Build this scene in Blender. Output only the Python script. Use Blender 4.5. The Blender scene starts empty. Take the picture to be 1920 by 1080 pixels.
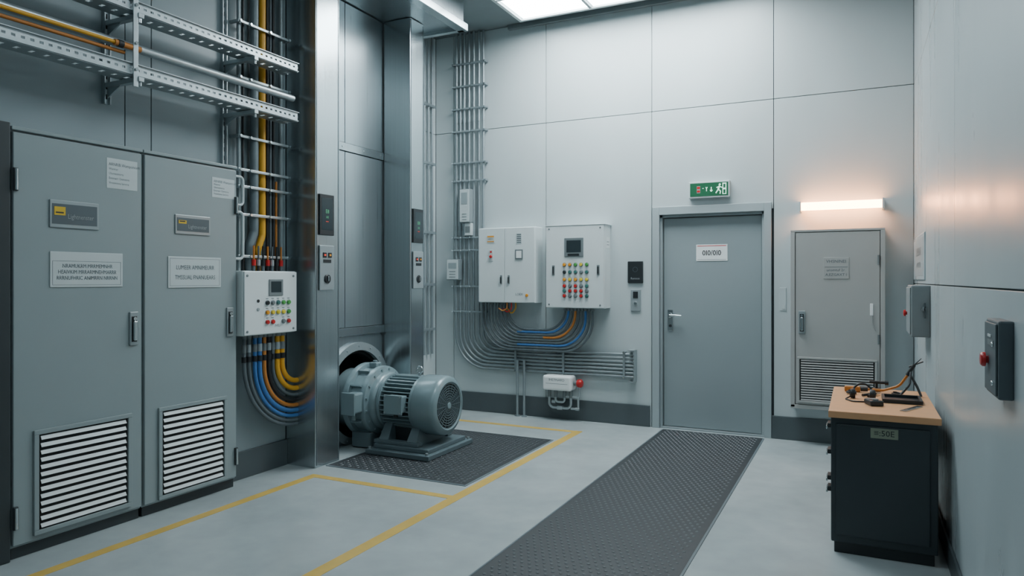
import bpy, bmesh, math, random
from mathutils import Vector, Matrix
random.seed(4)
C = bpy.context.scene.collection

# ------------------------------------------------------------------ materials
def lin(c):
    return tuple(((x/12.92) if x <= .04045 else ((x+.055)/1.055)**2.4) for x in [v/255. for v in c])
def mat(name, rgb, rough=.5, metal=0., var=.06, scale=6., bump=0., stretch=(1,1,1), rvar=.06, spec=.5):
    m = bpy.data.materials.new(name); m.use_nodes = True
    nt = m.node_tree; n = nt.nodes; l = nt.links
    b = n['Principled BSDF']; c = lin(rgb)
    b.inputs['Metallic'].default_value = metal
    b.inputs['Specular IOR Level'].default_value = spec
    mp = n.new('ShaderNodeMapping'); mp.inputs['Scale'].default_value = stretch
    g = n.new('ShaderNodeNewGeometry')
    l.new(g.outputs['Position'], mp.inputs['Vector'])
    nz = n.new('ShaderNodeTexNoise'); nz.inputs['Scale'].default_value = scale; nz.inputs['Detail'].default_value = 5
    l.new(mp.outputs['Vector'], nz.inputs['Vector'])
    mx = n.new('ShaderNodeMix'); mx.data_type = 'RGBA'
    mx.inputs[6].default_value = (*[max(0, x*(1-var*2)) for x in c], 1)
    mx.inputs[7].default_value = (*[min(1, x*(1+var*2)) for x in c], 1)
    l.new(nz.outputs['Fac'], mx.inputs[0]); l.new(mx.outputs[2], b.inputs['Base Color'])
    mr = n.new('ShaderNodeMapRange'); mr.inputs['To Min'].default_value = max(.02, rough-rvar); mr.inputs['To Max'].default_value = min(1, rough+rvar)
    l.new(nz.outputs['Fac'], mr.inputs['Value']); l.new(mr.outputs['Result'], b.inputs['Roughness'])
    if bump:
        bp = n.new('ShaderNodeBump'); bp.inputs['Strength'].default_value = bump; bp.inputs['Distance'].default_value = .01
        l.new(nz.outputs['Fac'], bp.inputs['Height']); l.new(bp.outputs['Normal'], b.inputs['Normal'])
    return m
def emi(name, rgb, st):
    m = bpy.data.materials.new(name); m.use_nodes = True
    b = m.node_tree.nodes['Principled BSDF']; c = lin(rgb)
    b.inputs['Base Color'].default_value = (*c, 1); b.inputs['Emission Color'].default_value = (*c, 1)
    b.inputs['Emission Strength'].default_value = st
    return m

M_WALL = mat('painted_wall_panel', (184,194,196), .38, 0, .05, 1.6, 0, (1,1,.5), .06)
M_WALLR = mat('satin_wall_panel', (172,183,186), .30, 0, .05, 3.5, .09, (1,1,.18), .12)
M_WALLL = mat('shaded_wall_panel', (138,151,155), .36, 0, .05, 1.6, 0, (1,1,.5), .06)  # wall panel paint darkened, shade of the left side put into the colour
M_GAP = mat('joint_backing', (60,68,71), .7)  # dark backing slab seen in the gaps between wall panels
M_CEIL = mat('ceiling_paint', (112,122,125), .7)
M_BASE = mat('dark_skirting', (76,85,88), .42)
M_CAB = mat('cabinet_grey_enamel', (138,150,152), .36, 0, .02, 4)
M_CABD = mat('cabinet_dark_edge', (48,55,58), .45)
M_SLAT = mat('white_louvre', (212,218,219), .4, 0, .02)
M_BLACK = mat('black_void', (20,23,24), .7)
M_VENT = mat('vent_shadow', (46,50,51), .7)
M_DK = mat('dark_plastic', (34,39,42), .4)
M_PLATE = mat('silver_plate', (150,160,163), .35, .3, .03)
M_LABEL = mat('pale_label', (190,199,200), .5, 0, .02)
M_WHITE = mat('white_plastic', (228,232,232), .4, 0, .02)
M_INK = mat('label_ink', (84,94,99), .6)
M_INKD = mat('dark_ink', (25,28,32), .6)
M_INKL = mat('light_ink', (150,156,158), .6)
M_YEL = mat('yellow_enamel', (214,176,40), .4, 0, .05)
M_CHROME = mat('chrome', (205,212,214), .2, 1, .03)
M_STEEL = mat('brushed_steel', (182,191,194), .24, .93, .05, 7, .004, (8,8,.10), .04)
M_STEELD = mat('brushed_door_steel', (176,186,190), .29, .88, .05, 7, .004, (9,9,.10), .04)
M_GALV = mat('galvanised_steel', (176,185,188), .36, .7, .06, 20)
M_GALVD = mat('conduit_steel', (146,156,160), .40, .5, .05, 20)
M_CONC = mat('conduit_grey', (136,147,150), .38, .4, .05)
M_PIPE = mat('grey_pipe', (108,119,124), .4, .2, .05)
M_CYEL = mat('yellow_cable', (216,158,36), .4, 0, .05)
M_CORG = mat('orange_cable', (188,118,48), .42, 0, .05)
M_CBLU = mat('blue_cable', (60,110,168), .42, 0, .05)
M_CGRY = mat('grey_cable', (88,98,103), .45, 0, .05)
M_CBLK = mat('black_cable', (28,31,34), .45, 0, .05)
M_BOXW = mat('white_box_enamel', (210,218,219), .4, 0, .02)
M_DOOR = mat('door_paint', (138,149,152), .40, 0, .02, 3)
M_DFRM = mat('door_frame_paint', (156,167,170), .42, 0, .02)
M_CABW = mat('warm_lit_grey_enamel', (164,165,163), .45, 0, .02)  # grey enamel with the warm lamp light put into its colour
M_MOT = mat('motor_paint', (128,147,152), .25, .1, .01, 3, 0)
M_MOTD = mat('motor_dark', (36,44,48), .5, .1)
M_MOTB = mat('motor_base_paint', (96,111,116), .34, .1, .015, 4)
M_RUB = mat('black_rubber', (46,50,53), .55, 0, .06, 14)
M_STUD = mat('rubber_stud', (88,92,96), .38, 0, .1, 14)
M_LINE = mat('yellow_floor_paint', (202,168,84), .36, 0, .10, 9)
M_WOOD = mat('wood_top', (200,150,108), .45, 0, .10, 6, .03, (1,9,1))
M_CHAR = mat('charcoal_enamel', (46,55,59), .40, 0, .04)
M_RED = mat('red_plastic', (190,34,34), .35)
M_GRN = mat('green_plastic', (70,150,70), .35)
M_TEAL = mat('teal_plastic', (60,110,105), .35)
M_AMB = mat('amber_plastic', (225,150,40), .35)
M_YELB = mat('yellow_plastic', (225,200,60), .35)
M_GREYB = mat('grey_plastic', (110,118,120), .4)
M_SCRN = mat('screen_glass', (42,52,56), .15)
M_SWB = mat('switch_box_grey', (80,91,96), .45)
M_SWL = mat('switch_box_light_grey', (126,136,139), .42)
M_PLG = mat('olive_plate', (126,134,116), .45)
E_LIGHT = emi('ceiling_diffuser', (234,246,250), 24)
E_FILL2 = emi('fill_diffuser_dim', (226,242,248), 8.5)  # glow of the fill panel added overhead, out of view
E_FILL3 = emi('fill_diffuser_low', (226,242,248), 6.5)  # glow of the fill panel added above and behind the camera
E_WARM = emi('warm_tube', (255,172,116), 38)
E_GREEN = emi('exit_green', (4,80,50), .35)
E_EXW = emi('exit_white', (215,250,230), .8)
E_DIG = emi('green_digit', (90,170,125), .25)
E_REDL = emi('red_indicator', (225,60,40), .6)

def floor_mat():
    m = bpy.data.materials.new('polished_concrete'); m.use_nodes = True
    nt = m.node_tree; n = nt.nodes; l = nt.links; b = n['Principled BSDF']
    g = n.new('ShaderNodeNewGeometry')
    n1 = n.new('ShaderNodeTexNoise'); n1.inputs['Scale'].default_value = 1.6; n1.inputs['Detail'].default_value = 3; n1.inputs['Roughness'].default_value = .5
    n2 = n.new('ShaderNodeTexNoise'); n2.inputs['Scale'].default_value = 9; n2.inputs['Detail'].default_value = 4
    l.new(g.outputs['Position'], n1.inputs['Vector']); l.new(g.outputs['Position'], n2.inputs['Vector'])
    ad = n.new('ShaderNodeMath'); ad.operation = 'MULTIPLY_ADD'; ad.inputs[1].default_value = .35
    l.new(n2.outputs['Fac'], ad.inputs[0]); l.new(n1.outputs['Fac'], ad.inputs[2])
    mx = n.new('ShaderNodeMix'); mx.data_type = 'RGBA'; mx.clamp_factor = True
    mx.inputs[6].default_value = (*lin((130,139,141)), 1); mx.inputs[7].default_value = (*lin((178,186,187)), 1)
    l.new(ad.outputs[0], mx.inputs[0]); l.new(mx.outputs[2], b.inputs['Base Color'])
    b.inputs['Roughness'].default_value = .25
    return m
M_FLOOR = floor_mat()

# ------------------------------------------------------------------ frames
def FL(p): return Matrix(((0,0,1,p),(1,0,0,0),(0,1,0,0),(0,0,0,1)))   # faces +X : a=Y b=Z c=out
def FB(p): return Matrix(((1,0,0,0),(0,0,-1,p),(0,1,0,0),(0,0,0,1)))  # faces -Y : a=X b=Z c=out
def FR(p): return Matrix(((0,0,-1,p),(-1,0,0,0),(0,1,0,0),(0,0,0,1))) # faces -X : a=-Y b=Z c=out

class G:
    def __init__(s, M=None): s.v=[]; s.f=[]; s.mi=[]; s.sm=[]; s.mats=[]; s.M=M if M is not None else Matrix()
    def slot(s, m):
        if m not in s.mats: s.mats.append(m)
        return s.mats.index(m)
    def add(s, vs, fs, m, smooth=False):
        o = len(s.v); k = s.slot(m)
        s.v += [s.M @ Vector(v) for v in vs]
        s.f += [tuple(i+o for i in f) for f in fs]; s.mi += [k]*len(fs); s.sm += [smooth]*len(fs)
        return s
    def box(s, a0,a1,b0,b1,c0,c1, m, bev=0., X=None, seg=2):
        if a0>a1: a0,a1=a1,a0
        if b0>b1: b0,b1=b1,b0
        if c0>c1: c0,c1=c1,c0
        if not bev:
            vs=[(a,b,c) for a in (a0,a1) for b in (b0,b1) for c in (c0,c1)]
            fs=[(0,1,3,2),(4,6,7,5),(0,4,5,1),(2,3,7,6),(0,2,6,4),(1,5,7,3)]
        else:
            bm=bmesh.new(); bmesh.ops.create_cube(bm,size=1)
            bmesh.ops.scale(bm,vec=(a1-a0,b1-b0,c1-c0),verts=bm.verts)
            bmesh.ops.bevel(bm,geom=bm.edges[:],offset=min(bev,.48*min(a1-a0,b1-b0,c1-c0)),segments=seg,affect='EDGES',profile=.5)
            bm.verts.index_update()
            cx=Vector(((a0+a1)/2,(b0+b1)/2,(c0+c1)/2))
            vs=[v.co+cx for v in bm.verts]; fs=[tuple(v.index for v in f.verts) for f in bm.faces]; bm.free()
        if X is not None: vs=[X@Vector(v) for v in vs]
        return s.add(vs,fs,m)
    def lathe(s, c, ax, prof, m, seg=32, close=True):
        ax=Vector(ax).normalized(); u=ax.orthogonal().normalized(); w=ax.cross(u); c=Vector(c)
        vs=[];fs=[]
        for r,t in prof:
            for i in range(seg):
                q=2*math.pi*i/seg
                vs.append(c+ax*t+(u*math.cos(q)+w*math.sin(q))*r)
        for j in range(len(prof)-1):
            for i in range(seg):
                k=(i+1)%seg
                fs.append((j*seg+i,j*seg+k,(j+1)*seg+k,(j+1)*seg+i))
        s.add(vs,fs,m,seg>6)
        if close:
            o=len(s.v)-len(vs); k=s.slot(m)
            s.f.append(tuple(o+i for i in range(seg))[::-1]); s.f.append(tuple(o+(len(prof)-1)*seg+i for i in range(seg))); s.mi+=[k,k]; s.sm+=[False,False]
        return s
    def cyl(s,p0,p1,r,m,seg=20,r2=None):
        p0=Vector(p0);p1=Vector(p1);L=(p1-p0).length
        return s.lathe(p0,p1-p0,[(r,0),(r if r2 is None else r2,L)],m,seg)
    def knob(s,a,b,c,r,h,m,seg=20):
        return s.lathe((a,b,c),(0,0,1),[(r,0),(r,h*.75),(r*.85,h)],m,seg)
    def tube(s, pts, r, m, seg=10):
        pts=[Vector(p) for p in pts]; n=len(pts); vs=[];fs=[]
        t=(pts[1]-pts[0]).normalized(); u=t.orthogonal().normalized()
        for i,p in enumerate(pts):
            a=pts[max(i-1,0)]; b=pts[min(i+1,n-1)]; t2=(b-a).normalized()
            u=(u-t2*u.dot(t2)).normalized(); w=t2.cross(u)
            for k in range(seg):
                q=2*math.pi*k/seg; vs.append(p+(u*math.cos(q)+w*math.sin(q))*r)
        for i in range(n-1):
            for k in range(seg):
                j=(k+1)%seg; fs.append((i*seg+k,i*seg+j,(i+1)*seg+j,(i+1)*seg+k))
        fs.append(tuple(range(seg))[::-1]); fs.append(tuple((n-1)*seg+k for k in range(seg)))
        return s.add(vs,fs,m,True)
    def ring(s,c,ax,r0,r1,t0,t1,m,seg=48):
        return s.lathe(c,ax,[(r0,t0),(r1,t0),(r1,t1),(r0,t1),(r0,t0)],m,seg,False)
    def text(s,body,size,a,b,c,m,align='CENTER',sx=1.,bold=0.):
        cu=bpy.data.curves.new('tmp','FONT'); cu.body=body; cu.size=size; cu.align_x=align; cu.align_y='CENTER'; cu.resolution_u=2; cu.offset=bold
        o=bpy.data.objects.new('tmp',cu); C.objects.link(o)
        dg=bpy.context.evaluated_depsgraph_get(); dg.update()
        me=bpy.data.meshes.new_from_object(o.evaluated_get(dg))
        s.add([(v.co.x*sx+a,v.co.y+b,c) for v in me.vertices],[tuple(p.vertices) for p in me.polygons],m)
        bpy.data.objects.remove(o); bpy.data.curves.remove(cu); bpy.data.meshes.remove(me)
        return s

def fil(pts,R,n=8):
    pts=[Vector(p) for p in pts]; out=[pts[0]]
    for i in range(1,len(pts)-1):
        p=pts[i]; a=(pts[i-1]-p); b=(pts[i+1]-p); la,lb=a.length,b.length; a.normalize(); b.normalize()
        ang=a.angle(b)
        if ang>3.1: out.append(p); continue
        d=R/math.tan(ang/2); d=min(d,la*.49 if i>1 else la*.98,lb*.49 if i<len(pts)-2 else lb*.98); r=d*math.tan(ang/2)
        bis=(a+b).normalized(); cc=p+bis*(r/math.sin(ang/2))
        s0=(p+a*d)-cc; s1=(p+b*d)-cc; tot=s0.angle(s1); ax=s0.cross(s1).normalized()
        for k in range(n+1): out.append(cc+Matrix.Rotation(tot*k/n,3,ax)@s0)
    out.append(pts[-1]); return out

WL={}
def wl(o): return WL[o.name]
def obj(g,name,parent=None,label=None,category=None,group=None,kind=None):
    lo=Vector([min(v[i] for v in g.v) for i in range(3)]); hi=Vector([max(v[i] for v in g.v) for i in range(3)])
    org=Vector(((lo.x+hi.x)/2,(lo.y+hi.y)/2,lo.z))
    me=bpy.data.meshes.new(name); me.from_pydata([v-org for v in g.v],[],g.f)
    for m in g.mats: me.materials.append(m)
    me.polygons.foreach_set('material_index',g.mi)
    bm=bmesh.new(); bm.from_mesh(me); bmesh.ops.recalc_face_normals(bm,faces=bm.faces); bm.to_mesh(me); bm.free()
    me.set_sharp_from_angle(angle=math.radians(48))
    me.polygons.foreach_set('use_smooth',g.sm); me.update()
    o=bpy.data.objects.new(name,me); C.objects.link(o); WL[o.name]=org
    if parent: o.parent=parent; o.location=org-wl(parent)
    else: o.location=org
    for k,v in (('label',label),('category',category),('group',group),('kind',kind)):
        if v: o[k]=v
    return o
def thing(name,loc,label,category,group=None):
    e=bpy.data.objects.new(name,None); e.empty_display_size=.1; C.objects.link(e); e.location=loc; WL[e.name]=Vector(loc)
    e['label']=label; e['category']=category
    if group: e['group']=group
    return e

# ------------------------------------------------------------------ room shell
H=4.2; BY=6.88; RX=.42; LX=-4.05; LX2=-4.34
obj(G().box(-4.9,.8,-2.2,7.3,-.1,0,M_FLOOR),'floor',kind='structure')
obj(G().box(-4.9,.8,-2.2,7.3,H,H+.1,M_CEIL),'ceiling',kind='structure')
T=.014; gp=.003
def cells(g,rects,m):
    for a0,a1,b0,b1 in rects: g.box(a0+gp,a1-gp,b0+gp,b1-gp,0,T,m,.002)
DX0,DX1,DZ=-1.756,-.783,2.085
g=G(FB(BY+T))
g.box(-4.6,DX0,0,H,-.2,0,M_GAP); g.box(DX1,.7,0,H,-.2,0,M_GAP); g.box(DX0,DX1,DZ,H,-.2,0,M_GAP)
cells(g,[(-4.34,-4.1,0,3.11),(-4.1,-2.97,0,3.11),(-2.97,-1.835,0,3.11),(-1.835,-.70,DZ+.02,3.11),(-.70,.42,0,3.11),
         (-4.34,-4.1,3.11,H),(-4.1,-2.97,3.11,H),(-2.97,-1.835,3.11,H),(-1.835,-.70,3.11,H),(-.70,.42,3.11,H)],M_WALL)
obj(g,'wall_back',kind='structure')
g=G(FR(RX+T)); g.box(-7.1,2.2,0,H,-.2,0,M_GAP)
ys=[-6.88,-4.05,-1.22,2.0]
for i in range(3):
    cells(g,[(ys[i],ys[i+1],0,1.42),(ys[i],ys[i+1],1.42,3.11),(ys[i],ys[i+1],3.11,H)],M_WALLR)
obj(g,'wall_right',kind='structure')
g=G(FL(LX-T)); g.box(-2.2,4.24,0,H,-.5,0,M_GAP)
ys=[-2.0,-.4,1.2,2.86,3.04,4.22]
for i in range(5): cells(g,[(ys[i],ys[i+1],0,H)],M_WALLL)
g.M=FL(LX2-T); g.box(5.56,7.1,0,H,-.25,0,M_GAP); cells(g,[(5.70,6.88,0,3.11),(5.70,6.88,3.11,H)],M_WALL)
g.M=Matrix(); g.box(-4.6,-4.06,5.55,5.70,0,H,M_WALL)
obj(g,'wall_left',kind='structure')
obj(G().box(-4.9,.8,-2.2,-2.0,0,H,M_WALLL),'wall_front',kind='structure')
g=G(FB(BY)); g.box(-4.34,-1.85,0,.21,.0,.018,M_BASE,.004); g.box(-.715,.42,0,.21,0,.018,M_BASE,.004); obj(g,'baseboard_back',kind='structure')
g=G(FL(LX)); g.box(3.61,4.22,0,.2,0,.018,M_BASE,.004); g.M=FL(LX2); g.box(5.73,6.86,0,.21,0,.018,M_BASE,.004); obj(g,'baseboard_left',kind='structure')
g=G(FR(RX)); g.box(-6.86,2,0,.12,0,.015,M_BASE,.004); obj(g,'baseboard_right',kind='structure')
g=G(); g.box(LX2,-3.43,-2,5.94,3.9,H,M_STEELD,.006); g.box(-3.5,-3.40,-2,5.97,3.86,3.93,M_STEEL,.004); g.box(LX2,-3.43,5.92,5.97,3.86,3.93,M_STEEL,.004)
obj(g,'trim_1',kind='structure')
obj(G(FB(BY)).box(-3.4,.42,H-.05,H,0,.05,M_CEIL,.004),'trim_2',kind='structure')

# door
g=G(FB(BY))
g.box(-1.828,DX0,0,2.165,-.02,.018,M_DFRM,.004); g.box(DX1,-.718,0,2.165,-.02,.018,M_DFRM,.004); g.box(DX0,DX1,DZ,2.165,-.02,.018,M_DFRM,.004)
g.box(DX0-.01,DX0+.022,0,DZ,-.13,-.02,M_DFRM); g.box(DX1-.022,DX1+.01,0,DZ,-.13,-.02,M_DFRM); g.box(DX0,DX1,DZ-.022,DZ+.01,-.13,-.02,M_DFRM)
g.box(DX0,DX1,0,.012,-.13,.0,M_PLATE)
obj(g,'trim_3',kind='structure')
g=G(FB(BY)); g.box(DX0+.028,DX1-.028,.016,DZ-.03,-.10,-.055,M_DOOR,.004)
door=obj(g,'door_1',kind='structure')
g=G(FB(BY+.055))
g.box(-1.69,-1.635,.95,1.16,0,.008,M_CHROME,.004); g.cyl((-1.662,1.105,.008),(-1.662,1.105,.05),.011,M_CHROME)
g.tube(fil([(-1.662,1.105,.05),(-1.60,1.105,.052),(-1.545,1.10,.052)],.02),.010,M_CHROME); g.lathe((-1.662,1.105,.008),(0,0,1),[(.024,0),(.024,.006),(.02,.008)],M_CHROME)
g.cyl((-1.662,1.0,.008),(-1.662,1.0,.013),.014,M_DK); obj(g,'door_handle',door)
g=G(FB(BY+.055)); g.box(-1.412,-1.118,1.632,1.79,0,.004,M_WHITE,.002); g.box(-1.40,-1.13,1.775,1.781,.004,.0045,M_RED)
g.text('0I0/0I0',.070,-1.265,1.708,.0055,M_INKD,sx=.92,bold=.0008); g.box(-1.40,-1.13,1.645,1.648,.004,.0045,M_INK)
obj(g,'door_sign',door,label='white door sign with black lettering')

# ------------------------------------------------------------------ floor markings and mats
def line(x0,x1,y0,y1): obj(G().box(x0,x1,y0,y1,0,.0015,M_LINE),'floor_marking_line',label='yellow painted line on grey concrete floor',category='floor marking',group='yellow floor lines')
line(-2.45,-2.37,.6,6.38); line(-4.2,-2.45,6.30,6.37); line(-3.66,-2.45,4.03,4.095); line(-3.66,-3.59,.6,4.03)
def rubber_mat(x0,x1,y0,y1,sp,label,border=.02,th=.006,r=.0105,diag=False):
    e=thing('rubber_mat',((x0+x1)/2,(y0+y1)/2,0),label,'mat')
    g=G(); g.box(x0,x1,y0,y1,.0,th,M_RUB,.002); obj(g,'mat_sheet',e)
    g=G(); nx=int((x1-x0-2*border)/sp); ny=int((y1-y0-2*border)/sp)
    ox=(x1-x0-nx*sp)/2; oy=(y1-y0-ny*sp)/2
    for i in range(nx):
        for j in range(ny):
            cx=x0+ox+(i+.5)*sp+(sp*.25 if j%2 else -sp*.25)*(0 if diag else 1); cy=y0+oy+(j+.5)*sp
            if diag:
                q=math.radians(45 if (i+j)%2 else -45); R=Matrix.Translation((cx,cy,th))@Matrix.Rotation(q,4,'Z')
                L=sp*.42;w=sp*.15
                vs=[R@Vector(p) for p in ((-L,0,0),(0,-w,0),(L,0,0),(0,w,0),(-L*.5,0,.003),(L*.5,0,.003))]
                g.add(vs,[(0,1,5,4),(1,2,5),(2,3,5),(3,0,4,5)],M_STUD)
            else:
                vs=[(cx+r*math.cos(k*math.pi/3),cy+r*math.sin(k*math.pi/3),th) for k in range(6)]+[(cx+r*.6*math.cos(k*math.pi/3),cy+r*.6*math.sin(k*math.pi/3),th+.0035) for k in range(6)]
                g.add(vs,[(k,(k+1)%6,6+(k+1)%6,6+k) for k in range(6)]+[(6,7,8,9,10,11)],M_STUD)
    obj(g,'mat_studs',e,kind='stuff')
    g=G(); w=.012
    vs=[(x0-w,y0-w,0),(x1+w,y0-w,0),(x1+w,y1+w,0),(x0-w,y1+w,0),(x0-w,y0-w,.005),(x1+w,y0-w,.005),(x1+w,y1+w,.005),(x0-w,y1+w,.005),
        (x0,y0,.0065),(x1,y0,.0065),(x1,y1,.0065),(x0,y1,.0065)]
    g.add(vs,[(0,1,5,4),(1,2,6,5),(2,3,7,6),(3,0,4,7),(4,5,9,8),(5,6,10,9),(6,7,11,10),(7,4,8,11)],M_PIPE); obj(g,'mat_edging',e)
rubber_mat(-1.70,-.785,.5,6.80,.042,'long black studded rubber runner leading to the grey door')
rubber_mat(-3.72,-2.49,4.33,5.90,.04,'black treadplate rubber mat under the electric motor',diag=True)

# ------------------------------------------------------------------ big cabinets
def louvre(g,a0,a1,b0,b1,n,ms,mb,mf,fr=.025,c=0.0):
    g.box(a0,a1,b0,b0+fr,c,c+.014,mf,.003); g.box(a0,a1,b1-fr,b1,c,c+.014,mf,.003)
    g.box(a0,a0+fr,b0+fr,b1-fr,c,c+.014,mf,.003); g.box(a1-fr,a1,b0+fr,b1-fr,c,c+.014,mf,.003)
    g.box(a0+fr,a1-fr,b0+fr,b1-fr,c,c+.001,mb)
    st=(b1-b0-2*fr)/n
    for i in range(n):
        z=b0+fr+(i+.5)*st
        X=Matrix.Translation((0,z,c+.008))@Matrix.Rotation(math.radians(-28),4,'X')
        g.box(a0+fr+.012,a1-fr-.012,-st*.28,st*.28,-.0012,.0012,ms,0,X)
def lock(e,a,b,w=.05,h=.2,F=None,name='handle'):
    g=G(F); g.box(a-w/2,a+w/2,b-h/2,b+h/2,0,.012,M_PLATE,.004); g.box(a-w*.3,a+w*.3,b-h*.4,b+h*.36,.012,.014,M_DK)
    g.box(a-w*.22,a+w*.22,b-h*.36,b+h*.22,.014,.030,M_CHROME,.004); g.cyl((a,b+h*.29,.012),(a,b+h*.29,.022),w*.2,M_CHROME)
    obj(g,name,e,label='recessed chrome latch handle')
def big_cabinet(y0,y1,stick,name_r,lab,hand,gril,hinge_a,left,label):
    F=FL(-3.91); e=thing('electrical_cabinet',(-3.98,(y0+y1)/2,0),label,'cabinet','tall electrical cabinets')
    g=G(F); g.box(y0,y1,.06,2.24,-.139,-.022,M_CAB,.004); g.box(y0,y1,2.225,2.245,-.139,.004,M_CAB,.004); obj(g,'cabinet_body',e)
    g=G(F); g.box(y0+.01,y1-.005,0,.06,-.13,-.03,M_CABD,.003); obj(g,'plinth',e)
    g=G(F); g.box(y0+.008,y1-.008,.075,2.215,-.02,0,M_CAB,.004); d=obj(g,'cabinet_door',e)
    g=G(F); louvre(g,*gril,13,M_SLAT,M_BLACK,M_CAB); obj(g,'vent_grille',d,label='louvred vent grille with white slats')
    lock(d,(hand[0]+hand[1])/2,(hand[2]+hand[3])/2,.055,.2,F)
    for b in (.22,1.97):
        g=G(F); g.box(hinge_a-.012,hinge_a+.012,b-.06,b+.06,0,.014,M_CABD,.003); g.cyl((hinge_a,b-.055,.016),(hinge_a,b+.055,.016),.008,M_CHROME,12); obj(g,'hinge',d)
    g=G(F); a0,a1,b0,b1=name_r; g.box(a0,a1,b0,b1,0,.008,M_PLATE,.003); g.box(a0+.012,a1-.012,b0+.02,b1-.02,.008,.0095,M_SWB)
    w=a1-a0; g.box(a0+.022,a0+.022+w*.22,b0+.068,b1-.036,.0095,.011,M_YEL); g.box(a0+.03,a0+.012+w*.22,b0+.078,b0+.086,.011,.0115,M_DK)
    g.text('Lightnenster',.036*w/.27,a0+.034+w*.22,(b0+b1)/2-.012,.0115,M_INKL,'LEFT',.8); obj(g,'nameplate',d,label='silver nameplate with yellow logo square')
    g=G(F); a0,a1,b0,b1=lab; g.box(a0,a1,b0,b1,0,.005,M_LABEL,.002)
    q=.012; b1i=b1-(.05 if left else q)
    for (u0,u1,v0,v1) in ((a0+q,a1-q,b1i-.002,b1i),(a0+q,a1-q,b0+q,b0+q+.002),(a0+q,a0+q+.002,b0+q,b1i),(a1-q-.002,a1-q,b0+q,b1i)): g.box(u0,u1,v0,v1,.005,.0056,M_GREYB)
    w=a1-a0; hh=b1-b0
    tl=['NRAMUKRM MRRMEMNHR','HEAIVKIM MRRARMNEHMARRR','RRRNUFHRIC ANIMRRN NRRNN'] if left else ['LUMEER AMNIMEURR','TMSSUAL FNANUEARS']
    for i,t in enumerate(tl):
        g.text(t,w*.072 if left else w*.095,(a0+a1)/2,b1-hh*(.40+.17*i if left else .35+.32*i),.0062,M_INK,sx=.8)
    obj(g,'label_plate',d)
    g=G(F); a0,a1,b0,b1=stick; g.box(a0,a1,b0,b1,0,.0015,M_LABEL); w=a1-a0
    for i,t in enumerate(['ARNRIB Wamponcurt','Wanmsr','Ulormninnrns','Emtmerr Oemnnre','Vroommna Iarnrre']):
        g.text(t,w*(.13 if i==0 else .1),a0+.012,b1-(b1-b0)*(.2+.155*i),.002,M_INK,'LEFT',.85)
    obj(g,'warning_sticker',d,label='pale paper sticker with small print')
    return e
e=big_cabinet(2.135,2.876,(2.647,2.84,1.985,2.16),(2.322,2.596,1.735,1.885),(2.325,2.743,1.41,1.605),(2.78,2.846,1.06,1.26),(2.24,2.80,.10,.655),2.15,1,'tall grey electrical cabinet with louvred lower vent')
g=G(FL(-3.91)); g.box(2.03,2.130,0,2.26,-.139,.002,M_CABD,.006); obj(g,'side_frame',e,label='dark steel side frame')
big_cabinet(2.882,3.605,(3.39,3.58,2.01,2.145),(3.10,3.37,1.745,1.87),(3.05,3.46,1.40,1.60),(3.50,3.57,1.06,1.26),(2.98,3.51,.08,.655),3.59,0,'tall grey electrical cabinet beside the push-button control box')

# ------------------------------------------------------------------ left control box
F=FL(-3.85); e=thing('control_box',(-3.95,3.86,1.055),'white push-button control box with small screen above curved cables','control box')
g=G(F); g.box(3.612,4.13,1.055,1.515,-.1995,-.016,M_BOXW,.006); b=obj(g,'box_body',e)
g=G(F); g.box(3.615,4.126,1.06,1.51,-.015,0,M_BOXW,.004); d=obj(g,'box_door',e)
g=G(F); g.box(3.84,3.98,1.335,1.455,0,.006,M_GREYB,.003); g.box(3.86,3.96,1.36,1.44,.006,.007,M_SCRN); obj(g,'display_screen',d)
rows=[(1.285,[M_DK,M_GREYB,M_TEAL,M_GRN,M_GRN]),(1.215,[M_AMB,M_YELB,M_YELB,M_YELB,M_GRN]),(1.145,[M_RED,M_RED,None,M_GREYB,M_RED])]
for bz,ms in rows:
    for i,m in enumerate(ms):
        if m is None: continue
        a=3.825+i*.053; g=G(F); g.lathe((a,bz,0),(0,0,1),[(.020,0),(.020,.004),(.016,.004)],M_CHROME,18); g.knob(a,bz,.004,.015,.012,m,18); g.box(a-.012,a+.012,bz+.027,bz+.032,0,.001,M_INK); obj(g,'push_button',d)
for a,bz in ((3.64,1.48),(4.09,1.48),(3.64,1.085),(4.09,1.085)):
    g=G(F); g.knob(a,bz,0,.009,.004,M_GREYB,12); obj(g,'screw',d)
for b0,m in ((1.30,M_DK),(1.24,M_PLATE)):
    g=G(F); g.knob(3.74,b0,0,.012,.005,m,12); obj(g,'key_lock',d)
g=G(F); g.text('3VEL1',.025,3.93,1.115,.001,M_INK); obj(g,'printed_text',d)

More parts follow.
